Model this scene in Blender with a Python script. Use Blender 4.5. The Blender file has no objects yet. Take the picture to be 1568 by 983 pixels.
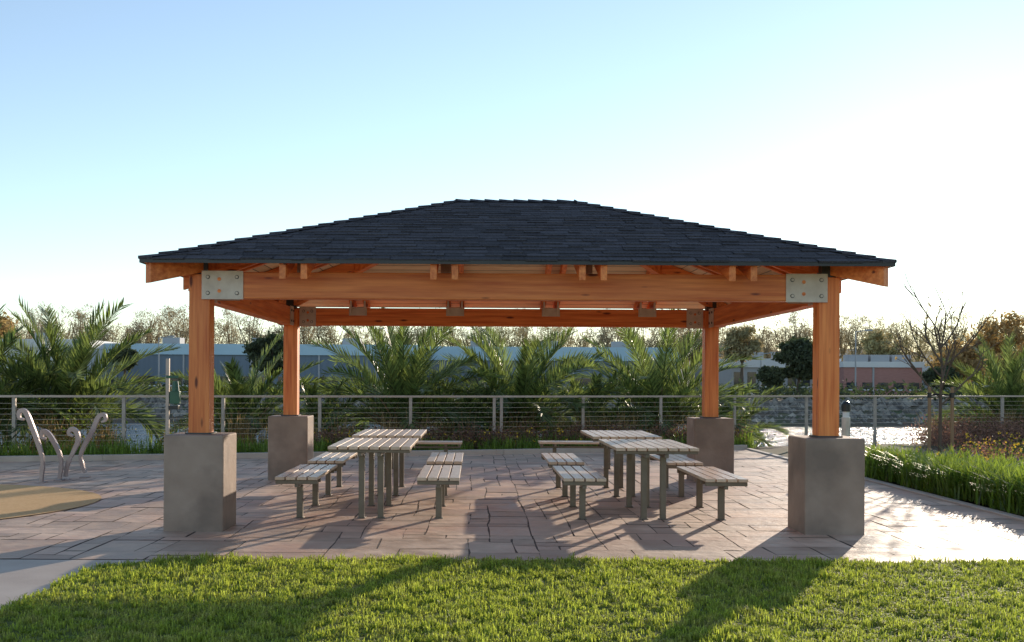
import bpy, math, random, itertools
import numpy as np
from mathutils import Vector, Matrix
random.seed(7); rng=np.random.default_rng(7)
scene=bpy.context.scene
COL=scene.collection
# ------------------------------------------------------------ materials
def pm(name,c1,c2,scale=5,stretch=(1,1,1),rough=.7,metal=0,bump=0,bscale=None,bdist=.02,island=0,transl=None,tf=.4,detail=6,lo=.3,hi=.7,c3=None,s3=1.0,spec=.5,rvar=0):
    m=bpy.data.materials.new(name); m.use_nodes=True
    nt=m.node_tree; N=nt.nodes; L=nt.links; N.clear()
    out=N.new('ShaderNodeOutputMaterial'); b=N.new('ShaderNodeBsdfPrincipled')
    tc=N.new('ShaderNodeTexCoord'); mp=N.new('ShaderNodeMapping'); mp.inputs['Scale'].default_value=stretch
    L.new(tc.outputs['Object'],mp.inputs[0])
    n=N.new('ShaderNodeTexNoise'); n.inputs['Scale'].default_value=scale; n.inputs['Detail'].default_value=detail
    L.new(mp.outputs[0],n.inputs['Vector'])
    r=N.new('ShaderNodeValToRGB'); r.color_ramp.elements[0].position=lo; r.color_ramp.elements[1].position=hi
    r.color_ramp.elements[0].color=(*c1,1); r.color_ramp.elements[1].color=(*c2,1)
    L.new(n.outputs[0],r.inputs[0]); col=r.outputs[0]
    if c3:
        n3=N.new('ShaderNodeTexNoise'); n3.inputs['Scale'].default_value=s3; n3.inputs['Detail'].default_value=4
        L.new(tc.outputs['Object'],n3.inputs['Vector'])
        r3=N.new('ShaderNodeValToRGB'); r3.color_ramp.elements[0].position=.45; r3.color_ramp.elements[1].position=.65
        L.new(n3.outputs[0],r3.inputs[0])
        mx=N.new('ShaderNodeMixRGB'); L.new(r3.outputs[0],mx.inputs[0]); L.new(col,mx.inputs[1]); mx.inputs[2].default_value=(*c3,1); col=mx.outputs[0]
    if island:
        g=N.new('ShaderNodeNewGeometry'); mr=N.new('ShaderNodeMapRange')
        mr.inputs['To Min'].default_value=1-island; mr.inputs['To Max'].default_value=1+island
        L.new(g.outputs['Random Per Island'],mr.inputs['Value'])
        h=N.new('ShaderNodeHueSaturation'); L.new(mr.outputs[0],h.inputs['Value']); L.new(col,h.inputs['Color']); col=h.outputs[0]
    L.new(col,b.inputs['Base Color']); b.inputs['Roughness'].default_value=rough; b.inputs['Metallic'].default_value=metal
    b.inputs['Specular IOR Level'].default_value=spec
    if rvar:
        mr2=N.new('ShaderNodeMapRange'); mr2.inputs['From Min'].default_value=.3; mr2.inputs['From Max'].default_value=.7
        mr2.inputs['To Min'].default_value=rough-rvar; mr2.inputs['To Max'].default_value=rough+rvar
        L.new(n.outputs[0],mr2.inputs['Value']); L.new(mr2.outputs[0],b.inputs['Roughness'])
    if bump:
        n2=N.new('ShaderNodeTexNoise'); n2.inputs['Scale'].default_value=bscale or scale*3; n2.inputs['Detail'].default_value=8
        L.new(mp.outputs[0],n2.inputs['Vector'])
        bp=N.new('ShaderNodeBump'); bp.inputs['Strength'].default_value=bump; bp.inputs['Distance'].default_value=bdist
        L.new(n2.outputs[0],bp.inputs['Height']); L.new(bp.outputs[0],b.inputs['Normal'])
    if transl:
        t=N.new('ShaderNodeBsdfTranslucent')
        if island:
            h2=N.new('ShaderNodeHueSaturation'); L.new(mr.outputs[0],h2.inputs['Value']); h2.inputs['Color'].default_value=(*transl,1); L.new(h2.outputs[0],t.inputs[0])
        else: t.inputs[0].default_value=(*transl,1)
        ms=N.new('ShaderNodeMixShader'); ms.inputs[0].default_value=tf
        L.new(b.outputs[0],ms.inputs[1]); L.new(t.outputs[0],ms.inputs[2]); L.new(ms.outputs[0],out.inputs[0])
    else: L.new(b.outputs[0],out.inputs[0])
    return m
def wood(name,stretch,c1=(.6,.12,.022),c2=(.95,.31,.08)):
    m=pm(name,c1,c2,scale=2.2,stretch=stretch,rough=.5,bump=.15,island=.16,lo=.3,hi=.68,detail=8)
    nt=m.node_tree;N=nt.nodes;L=nt.links
    b=[n for n in N if n.type=='BSDF_PRINCIPLED'][0]
    src=b.inputs['Base Color'].links[0].from_socket
    tc=[n for n in N if n.type=='TEX_COORD'][0]
    mp=N.new('ShaderNodeMapping'); mp.inputs['Scale'].default_value=tuple(min(4,s)*1.0+.6 for s in stretch)
    L.new(tc.outputs['Object'],mp.inputs[0])
    v=N.new('ShaderNodeTexVoronoi'); v.inputs['Scale'].default_value=1.6; L.new(mp.outputs[0],v.inputs['Vector'])
    r=N.new('ShaderNodeValToRGB'); r.color_ramp.elements[0].position=.07; r.color_ramp.elements[1].position=.14
    r.color_ramp.elements[0].color=(.2,.13,.11,1); r.color_ramp.elements[1].color=(1,1,1,1)
    L.new(v.outputs['Distance'],r.inputs[0])
    mx=N.new('ShaderNodeMixRGB'); mx.blend_type='MULTIPLY'; mx.inputs[0].default_value=1
    L.new(src,mx.inputs[1]); L.new(r.outputs[0],mx.inputs[2]); L.new(mx.outputs[0],b.inputs['Base Color'])
    return m
M={}
M['wx']=wood('fir_wood_x',(.6,12,12)); M['wy']=wood('fir_wood_y',(12,.6,12)); M['wz']=wood('fir_wood_z',(12,12,.6))
M['deck']=pm('roof_deck_boards',(.7,.48,.28),(.86,.66,.42),scale=3,stretch=(1,8,1),rough=.6,island=.14)
M['shingle']=pm('asphalt_shingle',(.046,.042,.047),(.094,.088,.098),scale=60,rough=.95,island=.34,bump=.4,bscale=150,spec=.2)
M['steel']=pm('galvanised_steel',(.56,.47,.38),(.7,.61,.51),scale=9,rough=.5,metal=.1,bump=.03)
M['darksteel']=pm('dark_steel',(.05,.05,.05),(.09,.085,.08),scale=9,rough=.5,metal=.3)
M['conc']=pm('pier_concrete',(.28,.198,.15),(.385,.285,.222),scale=3,rough=.75,bump=.2,bscale=25,c3=(.22,.16,.125),s3=2.2)
M['conc2']=pm('smooth_concrete',(.44,.35,.28),(.54,.45,.37),scale=2,rough=.6,bump=.1,bscale=60)
M['tile']=pm('stamped_paving',(.45,.31,.22),(.7,.52,.39),scale=3.5,rough=.62,rvar=.13,bump=.5,bscale=8,island=.2,c3=(.54,.345,.25),s3=.9,spec=.42)
M['joint']=pm('paving_joint',(.13,.1,.08),(.2,.16,.13),scale=9,rough=.9)
M['bronze']=pm('bronze_powdercoat',(.15,.12,.085),(.19,.155,.115),scale=9,rough=.4,metal=.3)
M['slat']=pm('recycled_slat',(.58,.42,.29),(.72,.55,.4),scale=4,stretch=(6,1,6),rough=.33,island=.12)
M['lawn']=pm('lawn_soil',(.08,.11,.015),(.15,.17,.03),scale=6,rough=.95,bump=.5,bscale=60)
M['blade']=pm('grass_blade',(.13,.2,.025),(.25,.3,.05),scale=1.6,rough=.6,island=.45,transl=(.56,.66,.08),tf=.48,c3=(.38,.31,.12),s3=5)
M['soil']=pm('ground_soil',(.08,.055,.035),(.14,.105,.065),scale=3,rough=.95,bump=.5,bscale=20,c3=(.07,.09,.03),s3=.3)
M['dg']=pm('decomposed_granite',(.6,.35,.14),(.7,.45,.21),scale=30,rough=.95,bump=.3,bscale=90)
M['water']=pm('canal_water',(.06,.09,.115),(.09,.12,.145),scale=.2,rough=.2,bump=1,bscale=2.2,bdist=.7,stretch=(.5,1.2,1),spec=.7)
M['palm']=pm('palm_leaf',(.07,.105,.04),(.13,.16,.065),scale=1,rough=.36,island=.65,transl=(.28,.36,.08),tf=.38)
M['palmdry']=pm('palm_dry',(.25,.17,.08),(.36,.25,.12),scale=1,rough=.7,island=.3)
M['bark']=pm('bark',(.1,.07,.05),(.18,.13,.09),scale=8,stretch=(3,3,.5),rough=.9,bump=.5)
M['liri']=pm('border_leaf',(.07,.13,.02),(.14,.21,.04),scale=1.2,rough=.4,island=.4,transl=(.4,.54,.06),tf=.42)
M['dry']=pm('dry_grass',(.3,.21,.09),(.44,.31,.14),scale=1,rough=.8,island=.35,transl=(.6,.4,.18),tf=.4)
M['purple']=pm('purple_shrub_leaf',(.15,.08,.055),(.26,.15,.1),scale=1,rough=.7,island=.5,transl=(.4,.2,.13),tf=.35)
M['green']=pm('shrub_leaf',(.06,.1,.02),(.12,.16,.035),scale=1,rough=.6,island=.5,transl=(.28,.37,.05),tf=.38)
M['yfl']=pm('yellow_petal',(.75,.5,.03),(.85,.6,.05),rough=.6,transl=(.9,.6,.05),tf=.3)
M['pfl']=pm('purple_petal',(.25,.1,.4),(.35,.15,.45),rough=.6)
M['twig']=pm('hazed_winter_twig',(.3,.23,.14),(.42,.34,.2),scale=.05,rough=.9,island=.3,transl=(.5,.4,.22),tf=.3,c3=(.38,.36,.16),s3=.03)  # distant trees: olive-tan paled so the colour carries the haze
M['otree']=pm('autumn_leaf',(.34,.21,.09),(.44,.3,.14),scale=.1,rough=.9,island=.35,transl=(.58,.42,.16),tf=.38)
M['ever']=pm('evergreen_leaf',(.05,.065,.035),(.085,.1,.05),scale=.3,rough=.8,island=.5,transl=(.12,.17,.05),tf=.2)
M['hill']=pm('hill_cover',(.3,.28,.22),(.38,.35,.27),scale=.02,rough=1)
M['wallblue']=pm('blue_grey_cladding',(.15,.19,.24),(.18,.23,.28),scale=.3,stretch=(8,8,.2),rough=.7)
M['bandblue']=pm('pale_blue_fascia',(.42,.6,.7),(.48,.66,.76),scale=.3,rough=.6)
M['white']=pm('white_render',(.7,.7,.68),(.8,.8,.78),scale=.3,rough=.7)
M['pinkbrick']=pm('brick_wall',(.42,.2,.17),(.5,.26,.22),scale=2,stretch=(1,1,6),rough=.85)
M['grey']=pm('grey_wall',(.38,.38,.38),(.46,.46,.46),scale=.3,rough=.7)
M['glass']=pm('window_glass',(.03,.04,.05),(.05,.06,.07),rough=.08)
M['rock']=pm('riprap_rock',(.15,.13,.11),(.3,.27,.22),scale=.8,rough=.9,island=.5)
M['sculpt']=pm('brushed_steel_mauve',(.34,.26,.25),(.42,.34,.325),scale=6,rough=.42,metal=.4)
M['plasticg']=pm('green_plastic',(.02,.09,.05),(.03,.12,.06),rough=.4)
M['black']=pm('black_paint',(.012,.012,.014),(.02,.02,.022),rough=.35)
M['stake']=pm('stake_wood',(.28,.17,.09),(.36,.22,.12),scale=6,stretch=(4,4,.5),rough=.8)
M['rail']=pm('fence_rail',(.42,.34,.28),(.52,.43,.36),scale=5,rough=.45,metal=.3)
M['fpost']=pm('fence_post_steel',(.34,.29,.25),(.44,.38,.33),scale=9,rough=.5,metal=.3)

# ------------------------------------------------------------ mesh helpers
def np_mesh(name,V,mats,midx=None,parent=None,smooth=False):
    V=np.asarray(V,dtype=np.float32); n,k,_=V.shape
    me=bpy.data.meshes.new(name)
    me.vertices.add(n*k); me.vertices.foreach_set('co',V.reshape(-1))
    me.loops.add(n*k); me.loops.foreach_set('vertex_index',np.arange(n*k,dtype=np.int32))
    me.polygons.add(n); me.polygons.foreach_set('loop_start',np.arange(0,n*k,k,dtype=np.int32))
    me.polygons.foreach_set('loop_total',np.full(n,k,dtype=np.int32))
    for m in (mats if isinstance(mats,list) else [mats]): me.materials.append(m)
    if midx is not None: me.polygons.foreach_set('material_index',np.asarray(midx,dtype=np.int32))
    me.update(calc_edges=True)
    o=bpy.data.objects.new(name,me); COL.objects.link(o)
    if parent: o.parent=parent
    return o
class MB:
    def __init__(s): s.v=[];s.f=[];s.m=[];s.mats=[]
    def mi(s,mat):
        if mat not in s.mats: s.mats.append(mat)
        return s.mats.index(mat)
    def add(s,vs,fs,mat):
        b=len(s.v); s.v+= [tuple(v) for v in vs]; i=s.mi(mat)
        for f in fs: s.f.append([b+x for x in f]); s.m.append(i)
    def box(s,x0,x1,y0,y1,z0,z1,mat):
        vs=[(x0,y0,z0),(x1,y0,z0),(x1,y1,z0),(x0,y1,z0),(x0,y0,z1),(x1,y0,z1),(x1,y1,z1),(x0,y1,z1)]
        s.add(vs,[(3,2,1,0),(4,5,6,7),(0,1,5,4),(1,2,6,5),(2,3,7,6),(3,0,4,7)],mat)
    def beam(s,p0,p1,w,h,mat,plumb=False):
        p0=Vector(p0);p1=Vector(p1); d=(p1-p0).normalized()
        side=d.cross(Vector((0,0,1)))
        if side.length<1e-4: side=Vector((1,0,0))
        side.normalize(); up=Vector((0,0,1)) if plumb else side.cross(d).normalized()
        if up.z<0: up=-up
        vs=[]
        for p in (p0,p1):
            vs+=[p-side*w/2-up*h,p+side*w/2-up*h,p+side*w/2,p-side*w/2]
        s.add(vs,[(0,1,2,3),(7,6,5,4),(0,4,5,1),(1,5,6,2),(2,6,7,3),(3,7,4,0)],mat)
    def cyl(s,p0,p1,r0,r1,mat,n=8):
        p0=Vector(p0);p1=Vector(p1);d=(p1-p0)
        if d.length<1e-6:return
        d.normalize(); a=d.orthogonal().normalized(); b=d.cross(a)
        vs=[]
        for p,r in((p0,r0),(p1,r1)):
            for i in range(n):
                t=2*math.pi*i/n; vs.append(p+a*r*math.cos(t)+b*r*math.sin(t))
        fs=[(i,(i+1)%n,n+(i+1)%n,n+i) for i in range(n)]+[tuple(range(n-1,-1,-1)),tuple(range(n,2*n))]
        s.add(vs,fs,mat)
    def obj(s,name,parent=None,bevel=0,smooth=False):
        me=bpy.data.meshes.new(name); me.from_pydata(s.v,[],s.f)
        for m in s.mats: me.materials.append(m)
        me.polygons.foreach_set('material_index',s.m); me.update()
        import bmesh
        bm=bmesh.new(); bm.from_mesh(me); bmesh.ops.recalc_face_normals(bm,faces=bm.faces); bm.to_mesh(me); bm.free()
        o=bpy.data.objects.new(name,me); COL.objects.link(o)
        if parent: o.parent=parent
        if bevel:
            b=o.modifiers.new('bevel','BEVEL'); b.width=bevel; b.segments=2; b.limit_method='ANGLE'; b.angle_limit=.7
        if smooth:
            me.polygons.foreach_set('use_smooth',[True]*len(me.polygons))
        return o
def empty(name):
    o=bpy.data.objects.new(name,None); COL.objects.link(o); return o

def fy(x):
    x=max(-14,min(18,x))
    return 21.8+(x-.5)*(.281 if x<.5 else .356)
# ------------------------------------------------------------ ground sheet
xs=[-2500,-300,-60,-30,-20,-14,-11,-8.4,-6,-4,-2,.5,3,6,9.5,12,15,18,24,30,60,300,2500]
rows=[]
def row(fn,z): rows.append([(x,fn(x),z) for x in xs])
row(lambda x:-200,-.04);row(lambda x:0,-.04);row(lambda x:fy(x)-1.2,-.04);row(lambda x:fy(x)+.3,-.04);row(lambda x:fy(x)+1.8,-.7)
row(lambda x:fy(x)+7,-3.2);row(lambda x:74,-3.2);row(lambda x:82,-1.6);row(lambda x:88,-.3);row(lambda x:140,-.2);row(lambda x:500,0);row(lambda x:4000,0)
v=[p for r in rows for p in r]; n=len(xs)
f=[(j*n+i,j*n+i+1,(j+1)*n+i+1,(j+1)*n+i) for j in range(len(rows)-1) for i in range(n-1)]
me=bpy.data.meshes.new('ground'); me.from_pydata(v,[],f); me.materials.append(M['soil']); g=bpy.data.objects.new('ground',me); COL.objects.link(g)
mb=MB(); mb.add([(-2500,22,-2),(2500,22,-2),(2500,83,-2),(-2500,83,-2)],[(0,1,2,3)],M['water']); mb.obj('canal_water')

# ------------------------------------------------------------ patio
pat=empty('paved_patio')
mb=MB()
bx=[-14,-11,-8,-5,-2,.5,3,5.75]
for a,b in zip(bx[:-1],bx[1:]):
    mb.add([(a,8.55,0),(b,8.55,0),(b,fy(b)-1.1,0),(a,fy(a)-1.1,0)],[(0,1,2,3)],M['joint'])
mb.obj('joint_bed',pat)
U=.2; nx=98; ny=82; occ=np.zeros((nx,ny),bool); T=[]
def warp(x,y):
    if x>5.7 or y<8.6: return x,y
    return x+.012*math.sin(y*2.3+x*.7)+.006*math.sin(y*5.1+x*3.3),y+.012*math.sin(x*2.1+y*.9)+.006*math.sin(x*4.7+y*2.9)
sizes=[(2,1),(3,2),(2,2),(4,2),(3,1),(2,3),(3,3),(1,2),(1,1),(4,3)]
seam=[26,45]
for j in range(ny):
    for i in range(nx):
        if occ[i,j]: continue
        sz=sizes[:]; random.shuffle(sz); sz.append((1,1))
        for (w,h) in sz:
            if i+w<=nx and j+h<=ny and not occ[i:i+w,j:j+h].any() and not any(i<sx<i+w for sx in seam):
                break
        occ[i:i+w,j:j+h]=True
        x1=5.75-i*U; x0=x1-w*U; y0=8.55+j*U; y1=y0+h*U
        lim=fy((x0+x1)/2)-1.1
        if y0>lim-.1: continue
        y1=min(y1,lim)
        g_=.006; e=.006; z=.005+random.uniform(-.002,.002)
        q=[(x0+g_,y0+g_),(x1-g_,y0+g_),(x1-g_,y1-g_),(x0+g_,y1-g_)]
        q=[warp(a+random.uniform(-e,e),b+random.uniform(-e,e)) for a,b in q]
        o8=[]
        for k in range(4):
            a,b=q[k],q[(k+1)%4]; o8.append((*a,z+random.uniform(-.001,.001)))
            t=random.uniform(.35,.65); o8.append((a[0]+(b[0]-a[0])*t+random.uniform(-.006,.006),a[1]+(b[1]-a[1])*t+random.uniform(-.006,.006),z+random.uniform(-.001,.001)))
        T.append(o8)
np_mesh('stamped_paving_tiles',T,M['tile'],parent=pat)
mb=MB()
yy=8.54
while yy>-4:
    mb.box(-9.0,-4.6,yy-1.78,yy-.01,-.1,.004,M['conc2']); mb.box(-4.59,-2.0,yy-1.78,yy-.01,-.1,.004,M['conc2']); yy-=1.79
mb.obj('concrete_walk',bevel=.006)
mb=MB(); mb.add([(-6.9+2.5*math.cos(t)*(1+.02*math.sin(3*t)),12.1+2.3*math.sin(t),.014) for t in np.linspace(0,2*math.pi,64,endpoint=False)],[tuple(range(64))],M['dg']); mb.obj('granite_gravel_area')
pts=[(-2.92,-6)]+[( -2.92+.8-.8*math.cos(t),7.75+.8*math.sin(t)) for t in np.linspace(0,math.pi/2,10)]+[(14,8.54),(14,-6)]
lawn=empty('lawn')
mb=MB(); mb.add([(a,b,.012) for a,b in pts],[tuple(range(len(pts)))],M['lawn']); mb.obj('lawn_turf',lawn)
def inlawn(x,y):
    w_=.03*np.sin(x*9)+.025*np.sin(x*23+1)
    ok=(x>-2.94+.02*np.sin(y*14))&(y<8.56+w_)
    c=(x<-2.12)&(y>7.75)&((x+2.12)**2+(y-7.75)**2>.67+.06*np.sin(x*17))
    return ok&~c
def blades(P,h,w,lean,hv=.3):
    n=len(P); az=rng.uniform(0,2*np.pi,n); H=h*rng.uniform(1-hv,1+hv,n); Ln=lean*rng.uniform(.2,1,n)
    d=np.stack([np.cos(az),np.sin(az),0*az],1); fa=az+np.pi/2+rng.uniform(-.6,.6,n)
    s=np.stack([np.cos(fa),np.sin(fa),0*az],1)*(w/2)
    def pt(t,zf): return P+d*(Ln*t**2)[:,None]+np.stack([0*az,0*az,H*zf],1)
    one=np.ones(n)
    p0=pt(0*one,0);p1=pt(.55*one,.68);p2=pt(one,1.0-np.clip(Ln/np.maximum(H,.01),0,2)*.25)
    return np.concatenate([np.stack([p0-s,p0+s,p1+s*.8,p1-s*.8],1),np.stack([p1-s*.8,p1+s*.8,p2+s*.1,p2-s*.1],1)])
nt_=13000
tx=np.concatenate([rng.uniform(-2.95,5.4,nt_),rng.uniform(-2.95,9,3000)]);ty=np.concatenate([rng.uniform(5.2,8.65,nt_),rng.uniform(2.5,8.65,3000)])
th=np.clip(rng.normal(.03,.012,len(tx))+.009*np.sin(tx*4+2*np.sin(ty*3))*np.sin(ty*5),.01,.07)
X=np.repeat(tx,17)+rng.normal(0,.02,len(tx)*17);Y=np.repeat(ty,17)+rng.normal(0,.02,len(tx)*17);Hh=np.repeat(th,17)
k=inlawn(X,Y);P=np.stack([X[k],Y[k],0*X[k]+.01],1)
B=blades(P,Hh[k],.0075,.04,.45)
np_mesh('grass_blades',B,M['blade'],parent=lawn)

# ------------------------------------------------------------ pavilion
pav=empty('picnic_pavilion')
XL,XR,YF,YB=-2.67,3.43,10.4,15.5
E0=(-3.11,9.9);E1=(3.89,16.0);ZE=2.575;RX0,RX1,RY,ZR=-.22,1.19,12.95,3.63
mb=MB()
for x in(XL,XR):
    for y in(YF,YB):
        mb.box(x-.285,x+.285,y-.285,y+.285,-.05,.92,M['conc'])
mb.obj('concrete_piers',pav,bevel=.015)
mb=MB()
for x in(XL,XR):
    for y in(YF,YB):
        mb.box(x-.1,x+.1,y-.1,y+.1,.925,2.47,M['wz'])
mb.obj('timber_posts',pav,bevel=.008)
mb=MB()
for x in(XL,XR):
    for y in(YF,YB):
        mb.box(x-.125,x+.125,y-.125,y+.125,.921,.935,M['darksteel'])
        mb.box(x-.07,x+.07,y-.07,y+.07,2.47,2.62,M['darksteel'])
mb.obj('post_bases_and_caps',pav)
mb=MB()
for y,sg in((YF,-1),(YB,1)):
    yo=y+sg*.117; mb.box(XL+.02,XR-.02,min(yo,yo-sg*.16),max(yo,yo-sg*.16),2.235,2.49,M['wx'])
for x,sg in((XL,-1),(XR,1)):
    xo=x+sg*.117; mb.box(min(xo,xo-sg*.16),max(xo,xo-sg*.16),YF+.06,YB-.06,2.232,2.486,M['wy'])
mb.obj('perimeter_beams',pav,bevel=.008)
mb=MB()
def plate_y(x0,x1,y,z0,z1,sg):
    mb.box(x0,x1,min(y,y+sg*.01),max(y,y+sg*.01),z0,z1,M['steel'])
    for bxp in(x0+.06,x1-.06):
        for bz in(z0+.06,z1-.06):
            mb.cyl((bxp,y+sg*.01,bz),(bxp,y+sg*.022,bz),.014,.014,M['steel'],8)
            mb.cyl((bxp,y+sg*.0101,bz),(bxp,y+sg*.013,bz),.02,.02,M['darksteel'],10)
    for bz in (z0+.08,z1-.08):
        xx=x0+(x1-x0)*.3+.05; mb.cyl((xx,y+sg*.01,bz),(xx,y+sg*.014,bz),.018,.018,M['wx'],10)
def plate_x(x,y0,y1,z0,z1,sg):
    mb.box(min(x,x+sg*.01),max(x,x+sg*.01),y0,y1,z0,z1,M['steel'])
    for by in(y0+.06,y1-.06):
        for bz in(z0+.06,z1-.06):
            mb.cyl((x+sg*.01,by,bz),(x+sg*.022,by,bz),.016,.016,M['darksteel'],8)
for y,sg in((YF,-1),(YB,1)):
    for s2 in (sg,-sg):
        yy=y+sg*.119 if s2==sg else y-sg*.104
        zz=(2.225,2.5)
        if s2==sg: plate_y(XL+.03,XL+.43,yy,*zz,s2); plate_y(XR-.43,XR-.03,yy,*zz,s2)
        else: plate_y(XL+.12,XL+.36,y-sg*.045,*zz,s2); plate_y(XR-.36,XR-.12,y-sg*.045,*zz,s2)
for x,sg in((XL,-1),(XR,1)):
    plate_x(x-sg*.045,YF+.12,YF+.4,2.225,2.495,-sg); plate_x(x-sg*.045,YB-.4,YB-.12,2.225,2.495,-sg)
    plate_x(x+sg*.119,YF+.08,YF+.4,2.225,2.495,sg); plate_x(x+sg*.119,YB-.4,YB-.08,2.225,2.495,sg)
pairs=[-1.7,-.29,1.1,2.5]
for px in pairs:
    mb.box(px-.13,px+.13,YB-.052,YB-.044,2.38,2.5,M['steel'])
    for q in(-.1,.1): mb.box(px+q-.012,px+q+.012,YB-.1,YB-.052,2.4,2.6,M['steel'])
    mb.box(px-.05,px+.05,YF+.05,YF+.06,2.46,2.6,M['steel'])
mb.obj('connector_plates',pav)
mb=MB(); off=.035
def hipy(x):
    if x<RX0: t=(x-E0[0])/(RX0-E0[0])
    elif x>RX1: t=(E1[0]-x)/(E1[0]-RX1)
    else: t=1
    return t
for px in pairs:
    for q in(-.1,.1):
        x=px+q; t=min(hipy(x),1)-.02
        for (ye) in (E0[1]+.03,E1[1]-.03):
            y1=ye+(RY-ye)*t; z1=ZE-off+(ZR-ZE)*t
            mb.beam((x,ye,ZE-off+.003),(x,y1,z1),.062,.15,M['wy'],plumb=True)
mb.obj('common_rafters',pav,bevel=.004)
mb=MB()
for (yy) in (11.25,11.45,12.85,13.05,14.4,14.6):
    t=min((yy-E0[1])/(RY-E0[1]),(E1[1]-yy)/(E1[1]-RY),1)-.02
    for xe,rx in((E0[0]+.03,RX0),(E1[0]-.03,RX1)):
        mb.beam((xe,yy,ZE-off+.003),(xe+(rx-xe)*t,yy,ZE-off+(ZR-ZE)*t),.062,.15,M['wx'],plumb=True)
mb.obj('side_rafters',pav,bevel=.004)
mb=MB()
for xe,rx in((E0[0]+.05,RX0),(E1[0]-.05,RX1)):
    for ye in(E0[1]+.05,E1[1]-.05):
        mb.beam((xe,ye,ZE-off-.0),(rx,RY,ZR-off-.02),.09,.19,M['wx'],plumb=True)
mb.beam((RX0-.1,RY,ZR-off-.03),(RX1+.1,RY,ZR-off-.03),.09,.24,M['wx'])
mb.obj('hip_and_ridge_beams',pav,bevel=.004)
c=[(E0[0],E0[1],ZE),(E1[0],E0[1],ZE),(E1[0],E1[1],ZE),(E0[0],E1[1],ZE),(RX0,RY,ZR),(RX1,RY,ZR)]
mb=MB(); lo=[(a,b,z-off+.008) for a,b,z in c]; hi=[(a,b,z-.006) for a,b,z in c]
fs=[(0,1,5,4),(2,3,4,5),(1,2,5),(3,0,4)]
mb.add(lo+hi,[tuple(reversed(f)) for f in fs]+[tuple(i+6 for i in f) for f in fs]+[(0,1,7,6),(1,2,8,7),(2,3,9,8),(3,0,6,9)],M['darksteel'])
mb.obj('roof_sheathing',pav)
Q=[]
for A,B,C_,D in ((c[0],c[1],c[4],c[5]),(c[2],c[3],c[5],c[4]),(c[1],c[2],c[5],c[5]),(c[3],c[0],c[4],c[4])):
    A,B,C_,D=[Vector(q)-Vector((0,0,off)) for q in(A,B,C_,D)]
    for r in range(22):
        t0=r/22+.0015; t1=(r+1)/22-.0015
        Q.append([A.lerp(C_,t0),B.lerp(D,t0),B.lerp(D,t1),A.lerp(C_,t1)])
np_mesh('ceiling_boards',[[tuple(p) for p in q] for q in Q],M['deck'],parent=pav)
mb=MB()
mb.box(E0[0]-.012,E1[0]+.012,E0[1]-.014,E0[1]-.002,ZE-.04,ZE-.004,M['black']);mb.box(E0[0]-.012,E1[0]+.012,E1[1]+.002,E1[1]+.014,ZE-.04,ZE-.004,M['black'])
mb.box(E0[0]-.014,E0[0]-.002,E0[1],E1[1],ZE-.04,ZE-.004,M['black']);mb.box(E1[0]+.002,E1[0]+.014,E0[1],E1[1],ZE-.04,ZE-.004,M['black'])
mb.obj('drip_edge',pav)
Q=[]
def slope(A,B,C,D):
    A,B,C,D=map(Vector,(A,B,C,D)); u=(B-A).normalized(); 
    nrm=(B-A).cross(((C+D)/2-(A+B)/2)).normalized()
    if nrm.z<0:nrm=-nrm
    vd=nrm.cross(u).normalized()
    if vd.z<0: vd=-vd
    H=(C-A).dot(vd); rows_=23; h=H/rows_
    UL=lambda v:(C-A).dot(u)*v/H; W=(B-A).length
    UR=lambda v:W+((D-B).dot(u))*v/H
    for r in range(rows_):
        v0=r*h-(.02 if r==0 else 0); v1=min((r+1)*h+.01,H)
        l0,r0,l1,r1=UL(v0),UR(v0),UL(v1),UR(v1)
        uu=l0-random.uniform(0,.3)
        while uu<r0:
            w=random.choice([.12,.17,.22,.3]); a,b=max(uu,l0),min(uu+w-.003,r0); uu+=w
            if b-a<.01: continue
            a1,b1=max(a,l1),min(b,r1)
            if b1<a1: a1=b1=min(max((a+b)/2,l1),r1)
            th=random.choice([.007,.012,.016]); dv=random.choice([0,0,-.014])
            def pt(uq,vq,t): return A+u*uq+vd*vq+nrm*t
            p=[pt(a,v0+dv,th),pt(b,v0+dv,th),pt(b1,v1,.002),pt(a1,v1,.002)]
            Q.append(p); Q.append([pt(a,v0+dv,-.001),pt(b,v0+dv,-.001),p[1],p[0]])
slope(c[0],c[1],c[4],c[5]);slope(c[2],c[3],c[5],c[4]);slope(c[1],c[2],c[5],c[5]);slope(c[3],c[0],c[4],c[4])
def caps(P0,P1,n1,n2,cnt):
    P0=Vector(P0);P1=Vector(P1);d=(P1-P0);
    for i in range(cnt):
        a=P0+d*(i/cnt)-d*(.15/cnt); b=P0+d*((i+1)/cnt)
        up=Vector((0,0,1)); t0=.03; t1=.012
        for s in(n1,n2):
            s=Vector(s)
            Q.append([a+up*t0,b+up*t1,b+s*.13+up*(t1-.004),a+s*.13+up*(t0-.006)])
            Q.append([a+up*t0,a+s*.13+up*(t0-.006),a+s*.13+up*.0,a+up*.005])
caps(c[0],c[4],(1,0,0),(0,1,0),20);caps(c[1],c[5],(-1,0,0),(0,1,0),20);caps(c[2],c[5],(-1,0,0),(0,-1,0),20);caps(c[3],c[4],(1,0,0),(0,-1,0),20)
caps(c[4],c[5],(0,.9,-.3),(0,-.9,-.3),8)
np_mesh('roof_shingles',[[tuple(p) for p in q] for q in Q],M['shingle'],parent=pav)

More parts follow.
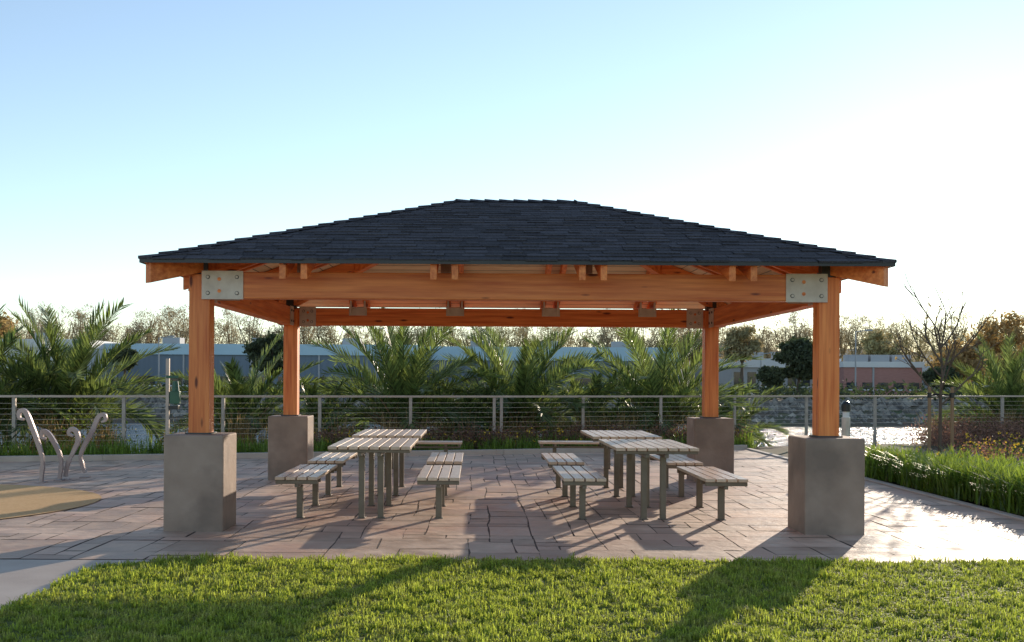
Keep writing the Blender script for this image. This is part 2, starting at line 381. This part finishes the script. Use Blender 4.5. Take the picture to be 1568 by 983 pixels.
# ------------------------------------------------------------ tables & benches
def slats(mb,x0,x1,y0,y1,z,n,mat):
    w=(x1-x0)/n
    for i in range(n):
        mb.box(x0+i*w+.007,x0+(i+1)*w-.007,y0,y1,z-.032,z,mat)
def table(cx,y0):
    mb=MB(); y1=y0+1.6; w=.43
    slats(mb,cx-w,cx+w,y0,y1,.77,8,M['slat'])
    for yy in(y0+.03,y0+.25,y0+.8,y1-.25,y1-.07): mb.box(cx-w+.01,cx+w-.01,yy,yy+.04,.705,.736,M['bronze'])
    for s in(-1,1): mb.box(cx+s*.1-.02,cx+s*.1+.02,y0+.04,y1-.04,.665,.704,M['bronze'])
    for yy in(y0+.27,y1-.27):
        for s in(-1,1):
            mb.box(cx+s*.1-.03,cx+s*.1+.03,yy-.03,yy+.03,.008,.665,M['bronze'])
            mb.box(cx+s*.1-.045,cx+s*.1+.045,yy-.045,yy+.045,.006,.014,M['bronze'])
    mb.obj('picnic_table',bevel=.004)
def bench(cx,y0,ln=1.6,w=.225,axis='y'):
    mb=MB()
    slats(mb,-w,w,0,ln,.455,4,M['slat'])
    for yy in(.02,.24,ln-.28,ln-.06): mb.box(-w+.01,w-.01,yy,yy+.04,.38,.421,M['bronze'])
    mb.box(-.02,.02,.03,ln-.03,.345,.379,M['bronze'])
    for yy in(.26,ln-.26):
        mb.box(-.032,.032,yy-.03,yy+.03,.008,.345,M['bronze']); mb.box(-.045,.045,yy-.045,yy+.045,.006,.014,M['bronze'])
    o=mb.obj('slatted_bench',bevel=.004)
    if axis=='x': o.rotation_euler=(0,0,-math.pi/2)
    o.location=(cx,y0,0)
for cx in(-1.08,1.88):
    for y0 in(10.9,13.05):
        table(cx,y0); bench(cx-.745,y0); bench(cx+.71,y0)
bench(-1.6,17.2,axis='x',ln=1.4); bench(1.05,17.4,axis='x',ln=1.4)

# ------------------------------------------------------------ fence
mb=MB()
pxs=[-330,-150,22,190,342,490,629,757,768,893,1012,1125,1235,1340,1440,1535,1625,1715]
fp=[]
for p in pxs:
    k=(p-727)/1630
    x=k*22
    for _ in range(60): x=k*(21.8+(x-.5)*(.281 if x<.5 else .356))
    fp.append((x,21.8+(x-.5)*(.281 if x<.5 else .356)))
for x,y in fp:
    mb.box(x-.03,x+.03,y-.03,y+.03,-.05,1.09,M['fpost']); mb.box(x-.06,x+.06,y-.06,y+.06,0,.015,M['fpost'])
for (a,b) in zip(fp[:-1],fp[1:]):
    mb.beam((a[0],a[1],1.13),(b[0],b[1],1.13),.09,.04,M['rail'])
    for i in range(10):
        z=.1+i*.098; mb.cyl((a[0],a[1],z),(b[0],b[1],z),.0035,.0035,M['steel'],4)
mb.obj('cable_fence')
mb=MB()
for (a,b) in zip(fp[:-1],fp[1:]):
    if a[0]<5.7:
        mb.beam((a[0],a[1]-1.1,.1),(min(b[0],5.75),b[1]-1.1,.1),.14,.2,M['conc2'])
mb.box(5.75,5.87,8.55,22.6,-.1,.03,M['conc2'])
mb.obj('concrete_kerb',bevel=.01)

# ------------------------------------------------------------ plants
def leafcards(C,n,rad,size,up=0):
    K=len(C); P=np.repeat(C,n,0)+rng.normal(0,1,(K*n,3))*np.asarray(rad)
    a=rng.normal(0,1,(K*n,3)); a[:,2]+=up; a/=np.linalg.norm(a,axis=1)[:,None]
    b=np.cross(a,rng.normal(0,1,(K*n,3))); b/=np.linalg.norm(b,axis=1)[:,None]
    s=rng.uniform(.6,1.3,(K*n,1))
    a=a*s*size[0]; b=b*s*size[1]
    return np.stack([P-a,P+b*.8,P+a,P-b*.8],1)
def gz(x,y):
    d=y-fy(x)
    return np.interp(d,[.3,1.8,7],[-.04,-.7,-3.2])
def waterview(x,y,lim=19.0):
    px=727+1630*x/y
    return y>lim and (1150<px<1425)
C=[]
while len(C)<760:
    y=rng.uniform(8.7,22); x=6.05+abs(rng.normal(0,1))*.6
    if waterview(x,y,20.0): continue
    C.append((x,y,0))
C=np.array(C); P=np.repeat(C,48,0)+rng.normal(0,.055,(len(C)*48,3))*[1,1,0]
hh=np.repeat(np.where(C[:,1]>16.5,.24,.36)*rng.uniform(.7,1.25,len(C)),48)
np_mesh('border_planting',blades(P,hh,.022,.34,.3),M['liri'])
def bed(nk,x0,x1,y0,y1,z0,z1):
    C=[]
    while len(C)<nk:
        x=rng.uniform(x0,x1);y=rng.uniform(y0,y1)
        if y>fy(x)-.3 or waterview(x,y): continue
        if abs(x-9.0*y/20.6)<.5 and y>17.5: continue
        C.append((x,y,rng.uniform(z0,z1)))
    return np.array(C)
np_mesh('purple_shrubs',leafcards(bed(140,7.6,14,11,23,.05,.24),150,(.2,.2,.1),(.03,.018)),M['purple'])
np_mesh('low_green_shrubs',leafcards(bed(170,7.2,14,11,22,.03,.16),120,(.2,.2,.08),(.03,.018)),M['green'])
np_mesh('yellow_flowers',leafcards(bed(170,6.2,11.5,14,22.5,.25,.42),4,(.02,.02,.02),(.019,.019)),M['yfl'])
np_mesh('purple_flowers',leafcards(bed(120,7,13,11,17,.2,.35),6,(.03,.03,.02),(.018,.018)),M['pfl'])
C=[]
for _ in range(750):
    x=rng.uniform(-13,6.0); C.append((x,fy(x)-rng.uniform(.0,.95),0))
C=np.array(C); hh=np.repeat(rng.uniform(.08,.3,len(C)),26); P=np.repeat(C,26,0)+rng.normal(0,.07,(len(C)*26,3))*[1,1,0]
np_mesh('fence_strip_planting',blades(P,hh,.016,.15,.5),M['liri'])
C=[]
for _ in range(170):
    x=rng.uniform(-3,5.8); C.append((x,fy(x)-rng.uniform(.1,.6),rng.uniform(.1,.35)))
np_mesh('rust_flowering_shrubs',leafcards(np.array(C),110,(.15,.12,.12),(.03,.014)),M['purple'])
C=[]
for _ in range(140):
    x=rng.uniform(-3,5.8); C.append((x,fy(x)-rng.uniform(.1,.9),rng.uniform(.12,.45)))
np_mesh('yellow_flowers',leafcards(np.array(C),4,(.03,.03,.03),(.02,.02)),M['yfl'])
def gap(x,y):
    px=727+1630*x/y
    return (175<px<245) or (1150<px<1425)
C=[]
for _ in range(900):
    x=rng.uniform(-15,17); y=fy(x)+rng.uniform(.2,3.2)
    if gap(x,y): continue
    C.append((x,y,float(gz(x,y))))
C=np.array(C); P=np.repeat(C,34,0)+rng.normal(0,.1,(len(C)*34,3))*[1,1,0]
np_mesh('bank_dry_grass',blades(P,.65,.014,.35,.5),M['dry'])
C=[]
for _ in range(330):
    x=rng.uniform(-15,17); y=fy(x)+rng.uniform(.4,3.2)
    if gap(x,y): continue
    C.append((x,y,float(gz(x,y))+rng.uniform(.1,.7)))
np_mesh('bank_shrubs',leafcards(np.array(C),190,(.26,.26,.2),(.045,.02)),M['green'])
C=[]
for _ in range(150):
    x=rng.uniform(9.6,17); y=fy(x)+rng.uniform(-2,1.5)
    if gap(x,y): continue
    C.append((x,y,rng.uniform(.05,.4)))
np_mesh('rust_shrubs',leafcards(np.array(C),200,(.26,.26,.14),(.035,.016)),M['purple'])

def palm(x,y,zc,L,nf,seed):
    r=random.Random(seed); q=[];mi=[]
    zb=float(gz(x,y))
    for i in range(nf):
        az=i*2.399963+r.uniform(-.25,.25); k=(i+.5)/nf
        el0=math.radians(88-60*k**.9+r.uniform(-6,6)); droop=math.radians(32+62*k+r.uniform(-10,18)); Lf=L*r.uniform(.82,1.15)*(1-.1*k)
        n=32; p=Vector((x+.1*math.cos(az),y+.1*math.sin(az),zc)); hd=Vector((math.cos(az),math.sin(az),0)); sd=Vector((-math.sin(az),math.cos(az),0))
        tw=r.uniform(-.7,.7); prev=p.copy()
        for j in range(n+1):
            t=j/n; el=el0-droop*t**1.6; dr=hd*math.cos(el)+Vector((0,0,math.sin(el))); upv=-hd*math.sin(el)+Vector((0,0,math.cos(el)))
            p=prev+dr*(Lf/n)
            rw=.024*(1-t)+.005
            q.append([prev-sd*rw,prev+sd*rw,p+sd*rw*.9,p-sd*rw*.9]); mi.append(1 if t<.35 else 0)
            q.append([prev-upv*rw,prev+upv*rw,p+upv*rw*.9,p-upv*rw*.9]); mi.append(1 if t<.35 else 0)
            if t>.12:
                ll=(.16+.31*math.sin(math.pi*min(1,(t-.06)*.98))**.7)*L/2.4
                for s in(-1,1):
                    for rep in (0,.5):
                        pp=prev+dr*(Lf/n)*rep
                        s_=sd*s*math.cos(tw)+upv*math.sin(tw)*s
                        ld=(s_*.65+dr*(.75+.5*t)+upv*(.3+r.uniform(-.22,.22))).normalized()
                        tip=pp+ld*ll*r.uniform(.8,1.12)-Vector((0,0,.05*ll*3*r.random()))
                        wv=(dr-ld*dr.dot(ld)).normalized()*.0145
                        m=pp.lerp(tip,.45)
                        q.append([pp-wv*.6,pp+wv*.6,m+wv,m-wv]);q.append([m-wv,m+wv,tip+wv*.15,tip-wv*.15]); mi+= [0,0]
            prev=p
    for k in range(70):
        a=k*2.4; z=zb+(zc-zb)*k/70; rr=.17+.04*math.sin(k); b=Vector((x+rr*math.cos(a),y+rr*math.sin(a),z)); t=b+Vector((.12*math.cos(a),.12*math.sin(a),.25)); s=Vector((-math.sin(a),math.cos(a),0))
        q.append([b-s*.09,b+s*.09,t+s*.04,t-s*.04]); mi.append(1)
        c0=Vector((x,y,z)); q.append([c0-s*.2,c0+s*.2,c0+s*.18+Vector((0,0,.3)),c0-s*.18+Vector((0,0,.3))]); mi.append(1)
    np_mesh('date_palm',[[tuple(v) for v in p] for p in q],[M['palm'],M['palmdry']],mi)
PD=[(100,21.7,.3,2.6,44),(-40,21.0,.3,2.4,34),(372,22.6,.2,2.0,30),(618,23.4,.25,2.6,44),(797,24.2,.2,2.65,44),(1008,25.0,.2,2.6,40),(1545,28.3,.2,2.4,36),(1110,25.4,-.1,1.7,20),(480,22.9,-.1,1.7,20),(715,23.3,-.2,1.8,22),(905,24.2,-.2,1.8,22)]
for i,(px,d,zc,L,nf) in enumerate(PD): palm((px-727)/1630*d,d,zc,L,nf,i+3)

def branchtree(mb,p,d,L,r,depth,mat,rnd,spread=.55,leafpts=None,nseg=3):
    q=Vector(p); dd=Vector(d)
    for i in range(nseg):
        dd=(dd+Vector((rnd.uniform(-1,1),rnd.uniform(-1,1),rnd.uniform(-.3,.6)))*.12).normalized()
        e=q+dd*L/nseg; mb.cyl(q,e,r*(1-.25*i/nseg),r*(1-.25*(i+1)/nseg),mat,5); q=e
        if depth>0 and i>=1:
            for _ in range(rnd.choice([1,2])):
                nd=(dd+Vector((rnd.uniform(-1,1),rnd.uniform(-1,1),rnd.uniform(-.2,.7)))*spread*1.3).normalized()
                branchtree(mb,q,nd,L*rnd.uniform(.55,.75),max(r*.6,.006),depth-1,mat,rnd,spread,leafpts)
    if leafpts is not None and depth<=1: leafpts.append(tuple(q))
mb=MB(); sx0,sy0=9.0,20.6; rnd=random.Random(11)
mb.cyl((sx0,sy0,0),(sx0+.02,sy0,1.3),.035,.028,M['bark'],6)
lp=[]
for k in range(9):
    z=1.0+k*.14; a=k*2.4
    branchtree(mb,(sx0+.02,sy0,z),(math.cos(a)*.8,math.sin(a)*.5,.7),.86-.035*k,.019,2,M['bark'],rnd,.5,lp)
branchtree(mb,(sx0+.02,sy0,1.3),(0,0,1),1.15,.024,2,M['bark'],rnd,.5,lp)
mb.obj('bare_sapling')
lp=np.array(lp); lp=lp[rng.choice(len(lp),min(45,len(lp)),False)]
o=np_mesh('sapling_leaves',leafcards(lp,2,(.02,.02,.02),(.035,.02)),M['otree']); o.parent=bpy.data.objects['bare_sapling']
for dx in(-.22,.22):
    mb=MB(); mb.cyl((sx0+dx,sy0-.05,-.05),(sx0+dx,sy0-.05,1.36),.036,.034,M['stake'],8); mb.cyl((sx0+dx,sy0-.05,1.2),(sx0+.01,sy0+.03,1.22),.016,.016,M['black'],6); mb.cyl((sx0+dx,sy0-.05,1.15),(sx0+dx,sy0-.05,1.25),.042,.042,M['black'],8); mb.obj('tree_stake')

mb=MB(); bxx,byy=6.28,18.0
mb.cyl((bxx,byy,0),(bxx,byy,.85),.07,.07,M['steel'],16); mb.cyl((bxx,byy,.85),(bxx,byy,.95),.055,.055,M['white'],16)
mb.cyl((bxx,byy,.95),(bxx,byy,1.07),.075,.075,M['black'],16); mb.cyl((bxx,byy,1.07),(bxx,byy,1.11),.075,.055,M['black'],16); mb.cyl((bxx,byy,1.11),(bxx,byy,1.13),.055,.02,M['black'],16)
mb.obj('bollard_light')
mb=MB(); wx,wy=-5.45,18.9
mb.box(wx-.03,wx+.03,wy-.03,wy+.03,0,1.8,M['rail']); mb.box(wx+.05,wx+.22,wy-.06,wy+.06,1.0,1.22,M['plasticg'])
mb.cyl((wx+.135,wy,1.22),(wx+.135,wy,1.4),.07,.05,M['plasticg'],12); mb.box(wx+.03,wx+.06,wy-.02,wy+.02,1.1,1.2,M['black'])
mb.box(wx-.02,wx+.2,wy-.045,wy-.035,1.45,1.5,M['plasticg'])
mb.box(wx+.03,wx+.2,wy-.07,wy+.07,.9,.97,M['black'])
mb.obj('dog_waste_station',bevel=.006)

def ribbon(pts,d,y,name):
    s=1630/d
    W=[Vector(((px-727)/s,y,1.47-(py-577)/s)) for px,py in pts]
    R=[]
    for i in range(len(W)-1):
        p0=W[max(i-1,0)];p1=W[i];p2=W[i+1];p3=W[min(i+2,len(W)-1)]
        for k in range(6):
            t=k/6; R.append(.5*((2*p1)+(-p0+p2)*t+(2*p0-5*p1+4*p2-p3)*t*t+(-p0+3*p1-3*p2+p3)*t**3))
    R.append(W[-1]); mb=MB(); n=len(R); vs=[]
    for i,p in enumerate(R):
        t=i/(n-1); tg=(R[min(i+1,n-1)]-R[max(i-1,0)]).normalized(); s_=Vector((-tg.z,0,tg.x)); w=.013+.02*math.sin(math.pi*min(1,t*1.1))+ (.01 if t>.8 else 0)
        for a,b in((-1,-1),(1,-1),(1,1),(-1,1)): vs.append(p+s_*w*a+Vector((0,.025*b,0)))
    fs=[(4*i+k,4*i+(k+1)%4,4*i+4+(k+1)%4,4*i+4+k) for i in range(n-1) for k in range(4)]+[(3,2,1,0),(4*n-4,4*n-3,4*n-2,4*n-1)]
    mb.add(vs,fs,M['sculpt'])
    e=R[-1]; mb.box(e.x-.06,e.x+.06,y-.07,y+.07,.006,.02,M['sculpt'])
    mb.obj(name,bevel=.005)
ribbon([(37,643),(30,640),(31,630),(40,632),(50,655),(60,682),(66,705),(65,725),(64,739)],14.7,14.7,'bike_rack')
ribbon([(71,672),(65,670),(66,661),(75,665),(87,684),(94,703),(94,720),(92,733)],15.0,15.0,'bike_rack')
ribbon([(113,668),(106,664),(110,657),(118,662),(120,676),(112,694),(104,712),(101,730)],15.1,15.1,'bike_rack')
ribbon([(156,646),(162,643),(160,635),(151,639),(142,660),(131,680),(124,698),(127,712),(131,724)],15.5,15.5,'bike_rack')

# ------------------------------------------------------------ far bank
Q=[]
def rockpoly(cx,cy,cz,s):
    base=[Vector(v) for v in((1,0,0),(-1,0,0),(0,1,0),(0,-1,0),(0,0,1),(0,0,-1))]
    b=[Vector((cx,cy,cz))+Vector((v.x*random.uniform(.7,1.3),v.y*random.uniform(.7,1.2),v.z*random.uniform(.5,.9)))*s for v in base]
    for i,j,k in itertools.product((0,1),(2,3),(4,5)): Q.append([b[i],b[j],b[k]])
for _ in range(4200):
    t=random.random(); rockpoly(random.uniform(-50,60),81+7.5*t,-2.0+1.85*t,random.uniform(.2,.55))
np_mesh('riprap_bank',[[tuple(v) for v in q] for q in Q],M['rock'])
def bld(name,px0,px1,d,depth,ytop,wall,band=None,bandh=1.2,wins=None,doors=0):
    s=1630/d; x0=(px0-727)/s; x1=(px1-727)/s; z1=1.47+(580-ytop)/s; e=empty(name)
    mb=MB(); mb.box(x0,x1,d,d+depth,-.5,z1,wall); mb.obj('walls',e)
    mb=MB()
    if band:
        mb.box(x0-.15,x1+.15,d-.2,d+depth+.2,z1-bandh,z1+.1,band)
    else: mb.box(x0-.1,x1+.1,d-.1,d+depth+.1,z1,z1+.25,M['grey'])
    mb.obj('roof_fascia',e)
    if wins:
        mb=MB(); n=wins[0]; w=(x1-x0)/n
        for i in range(n):
            a=x0+w*(i+.18); b=x0+w*(i+.82); mb.box(a,b,d-.05,d+.05,wins[1],wins[2],M['glass']); mb.box(a-.1,b+.1,d-.12,d+.02,wins[1]-.15,wins[1],M['white'])
        mb.obj('windows',e)
    mb=MB(); x=x0+3
    while x<x1-1: mb.box(x,x+.18,d-.1,d,-.3,z1-(bandh if band else 0),M['grey']); x+=7.5
    mb.obj('wall_pilasters',e)
    mb=MB(); 
    for k in range(3):
        xx=x0+(x1-x0)*(.2+.28*k); mb.box(xx,xx+2,d+3,d+5,z1,z1+.9,M['grey'])
    mb.obj('rooftop_units',e)
bld('warehouse_building',135,640,118,30,530,M['wallblue'],M['bandblue'],1.1,(9,.6,1.6))
bld('warehouse_building',640,1040,124,30,532,M['wallblue'],M['bandblue'],1.5,(7,.6,1.6))
bld('white_building',-260,128,112,25,524,M['white'],M['white'],.8,(8,.5,2.2))
bld('office_building',1120,1285,120,20,548,M['grey'],M['white'],.9,(8,.8,2.4))
bld('brick_building',1292,1412,112,20,552,M['pinkbrick'],M['white'],.5,(5,.6,1.3))
bld('office_building',1500,1800,130,20,556,M['grey'],M['white'],.6,(9,.8,2.0))
C=[]
for _ in range(260):
    C.append((rng.uniform(-60,75),rng.uniform(90,106),rng.uniform(0,.6)))
np_mesh('far_bank_shrubs',leafcards(np.array(C),60,(1.1,.9,.4),(.22,.13)),M['ever'])
def ever(px,ytop,ybase,wpx,d,seed,mat=M['ever'],name='evergreen_tree',nc=60,nl=170):
    s=1630/d; x=(px-727)/s; zt=1.47+(580-ytop)/s; r=wpx/2/s; mb=MB(); rn=random.Random(seed)
    zb=zt-2*r if zt-2*r>1 else 1
    mb.cyl((x,d,-.4),(x+.1,d,zb+.3*r),.16*r**.5+.06,.1,M['bark'],8)
    for k in range(6):
        a=k*1.05; mb.cyl((x+.1,d,zb),(x+math.cos(a)*r*.6,d+math.sin(a)*r*.6,zb+(zt-zb)*.6),.09,.03,M['bark'],5)
    o=mb.obj(name)
    C=[]
    while len(C)<nc:
        v=rng.uniform(-1,1,3)
        if .25<np.linalg.norm(v)<1: C.append((x+v[0]*r*.9,d+v[1]*r*.9,(zt+zb)/2+v[2]*(zt-zb)/2*.92))
    l=np_mesh('foliage',leafcards(np.array(C),nl,(r*.14,r*.14,r*.1),(.16*r**.4,.09*r**.4)),mat); l.parent=o
ever(411,513,565,62,96,1);ever(1222,515,592,66,98,2,nc=80);ever(190,530,565,38,96,3);ever(60,548,570,40,100,4);ever(1180,560,595,40,98,6);ever(1440,560,600,50,100,7)
ever(-12,478,560,90,122,8,M['otree'],'autumn_tree',50,100);ever(1350,500,560,70,130,9,M['twig'],'autumn_tree',45,80);ever(1545,480,575,120,110,10,M['otree'],'autumn_tree',60,80)
ever(1470,520,575,80,110,13,M['otree'],'autumn_tree',50,80);ever(1135,495,575,60,112,14,M['twig'],'autumn_tree',50,80);ever(1060,505,560,50,112,15,M['twig'],'autumn_tree',40,80)
A=[];tr=MB()
px=-500
while px<2100:
    d=random.uniform(150,185); s=1630/d; x=(px-727)/s; top=1.47+(580-random.uniform(474,500))/s; r=random.uniform(1.8,3.2)
    tr.cyl((x,d,-.3),(x,d,top*.5),.22,.12,M['twig'],5)
    for k in range(9):
        a=random.uniform(0,6.3); tr.cyl((x,d,top*random.uniform(.3,.5)),(x+math.cos(a)*r*.7,d+math.sin(a)*r*.7,top*random.uniform(.7,.97)),.11,.04,M['twig'],4)
    K=36; C=np.stack([x+rng.normal(0,r*.42,K),d+rng.normal(0,r*.42,K),np.clip(top*.7+rng.normal(0,top*.15,K),1,top)],1)
    A.append(leafcards(C,48,(.45,.45,.45),(.34,.045),up=.8)); px+=random.uniform(15,30)
tr.obj('distant_trees'); o=np_mesh('twigs',np.concatenate(A),M['twig']); o.parent=bpy.data.objects['distant_trees']
C=np.stack([rng.uniform(-190,240,900),rng.uniform(165,190,900),rng.uniform(0,5,900)],1)
np_mesh('distant_woodland',leafcards(C,40,(1.5,1.5,1.0),(.5,.3)),M['twig'])
mb=MB(); n=120; vs=[]
for i in range(n):
    x=-1500+3000*i/(n-1); z=22+8*math.sin(x*.004+1)+5*math.sin(x*.013)+3*math.sin(x*.05); vs+=[(x,900,-5),(x,1150,max(4,z+ (12 if x>250 else 0)))]
mb.add(vs,[(2*i,2*i+2,2*i+3,2*i+1) for i in range(n-1)],M['hill']); mb.obj('hills',smooth=True)
for px,yt in((243,520),(575,505),(1165,540),(1310,505)):
    d=105;s=1630/d;x=(px-727)/s;z=1.47+(580-yt)/s; mb=MB(); mb.cyl((x,d,-.3),(x,d,z),.09,.06,M['grey'],8); mb.cyl((x,d,z),(x+1.1,d,z+.15),.05,.04,M['grey'],6); mb.box(x+.9,x+1.6,d-.15,d+.15,z+.08,z+.24,M['grey']); mb.obj('street_lamp')

# ------------------------------------------------------------ light
AZ=math.radians(27); EL=math.radians(12.6)
S=Vector((math.sin(AZ)*math.cos(EL),math.cos(AZ)*math.cos(EL),math.sin(EL)))
l=bpy.data.lights.new('sun','SUN'); l.energy=5; l.angle=math.radians(.5); l.color=(1,.84,.66)
o=bpy.data.objects.new('sun',l); o.rotation_euler=S.to_track_quat('Z','Y').to_euler(); COL.objects.link(o)
w=bpy.data.worlds.new('World'); scene.world=w; w.use_nodes=True; nt=w.node_tree
bg=nt.nodes['Background']; sk=nt.nodes.new('ShaderNodeTexSky'); sk.sky_type='NISHITA'; sk.sun_disc=False
sk.sun_elevation=EL; sk.sun_rotation=AZ; sk.air_density=1.0; sk.dust_density=.05; sk.ozone_density=2.2
hs=nt.nodes.new('ShaderNodeHueSaturation'); hs.inputs['Saturation'].default_value=.84
nt.links.new(sk.outputs[0],hs.inputs['Color']); nt.links.new(hs.outputs[0],bg.inputs[0]); bg.inputs[1].default_value=.22
# ------------------------------------------------------------ camera
cd=bpy.data.cameras.new('camera'); cam=bpy.data.objects.new('camera',cd); COL.objects.link(cam)
cd.sensor_width=36; cd.lens=36*1630/1568; cd.shift_x=57/1568; cd.shift_y=88.5/1568; cd.clip_end=6000; cd.clip_start=.1
cam.matrix_world=Matrix.Translation((0,0,1.47))@Matrix.Rotation(math.radians(90),4,'X')@Matrix.Rotation(math.radians(.3),4,'Z')
scene.camera=cam
scene.view_settings.view_transform='Standard'; scene.view_settings.look='None'; scene.view_settings.exposure=0
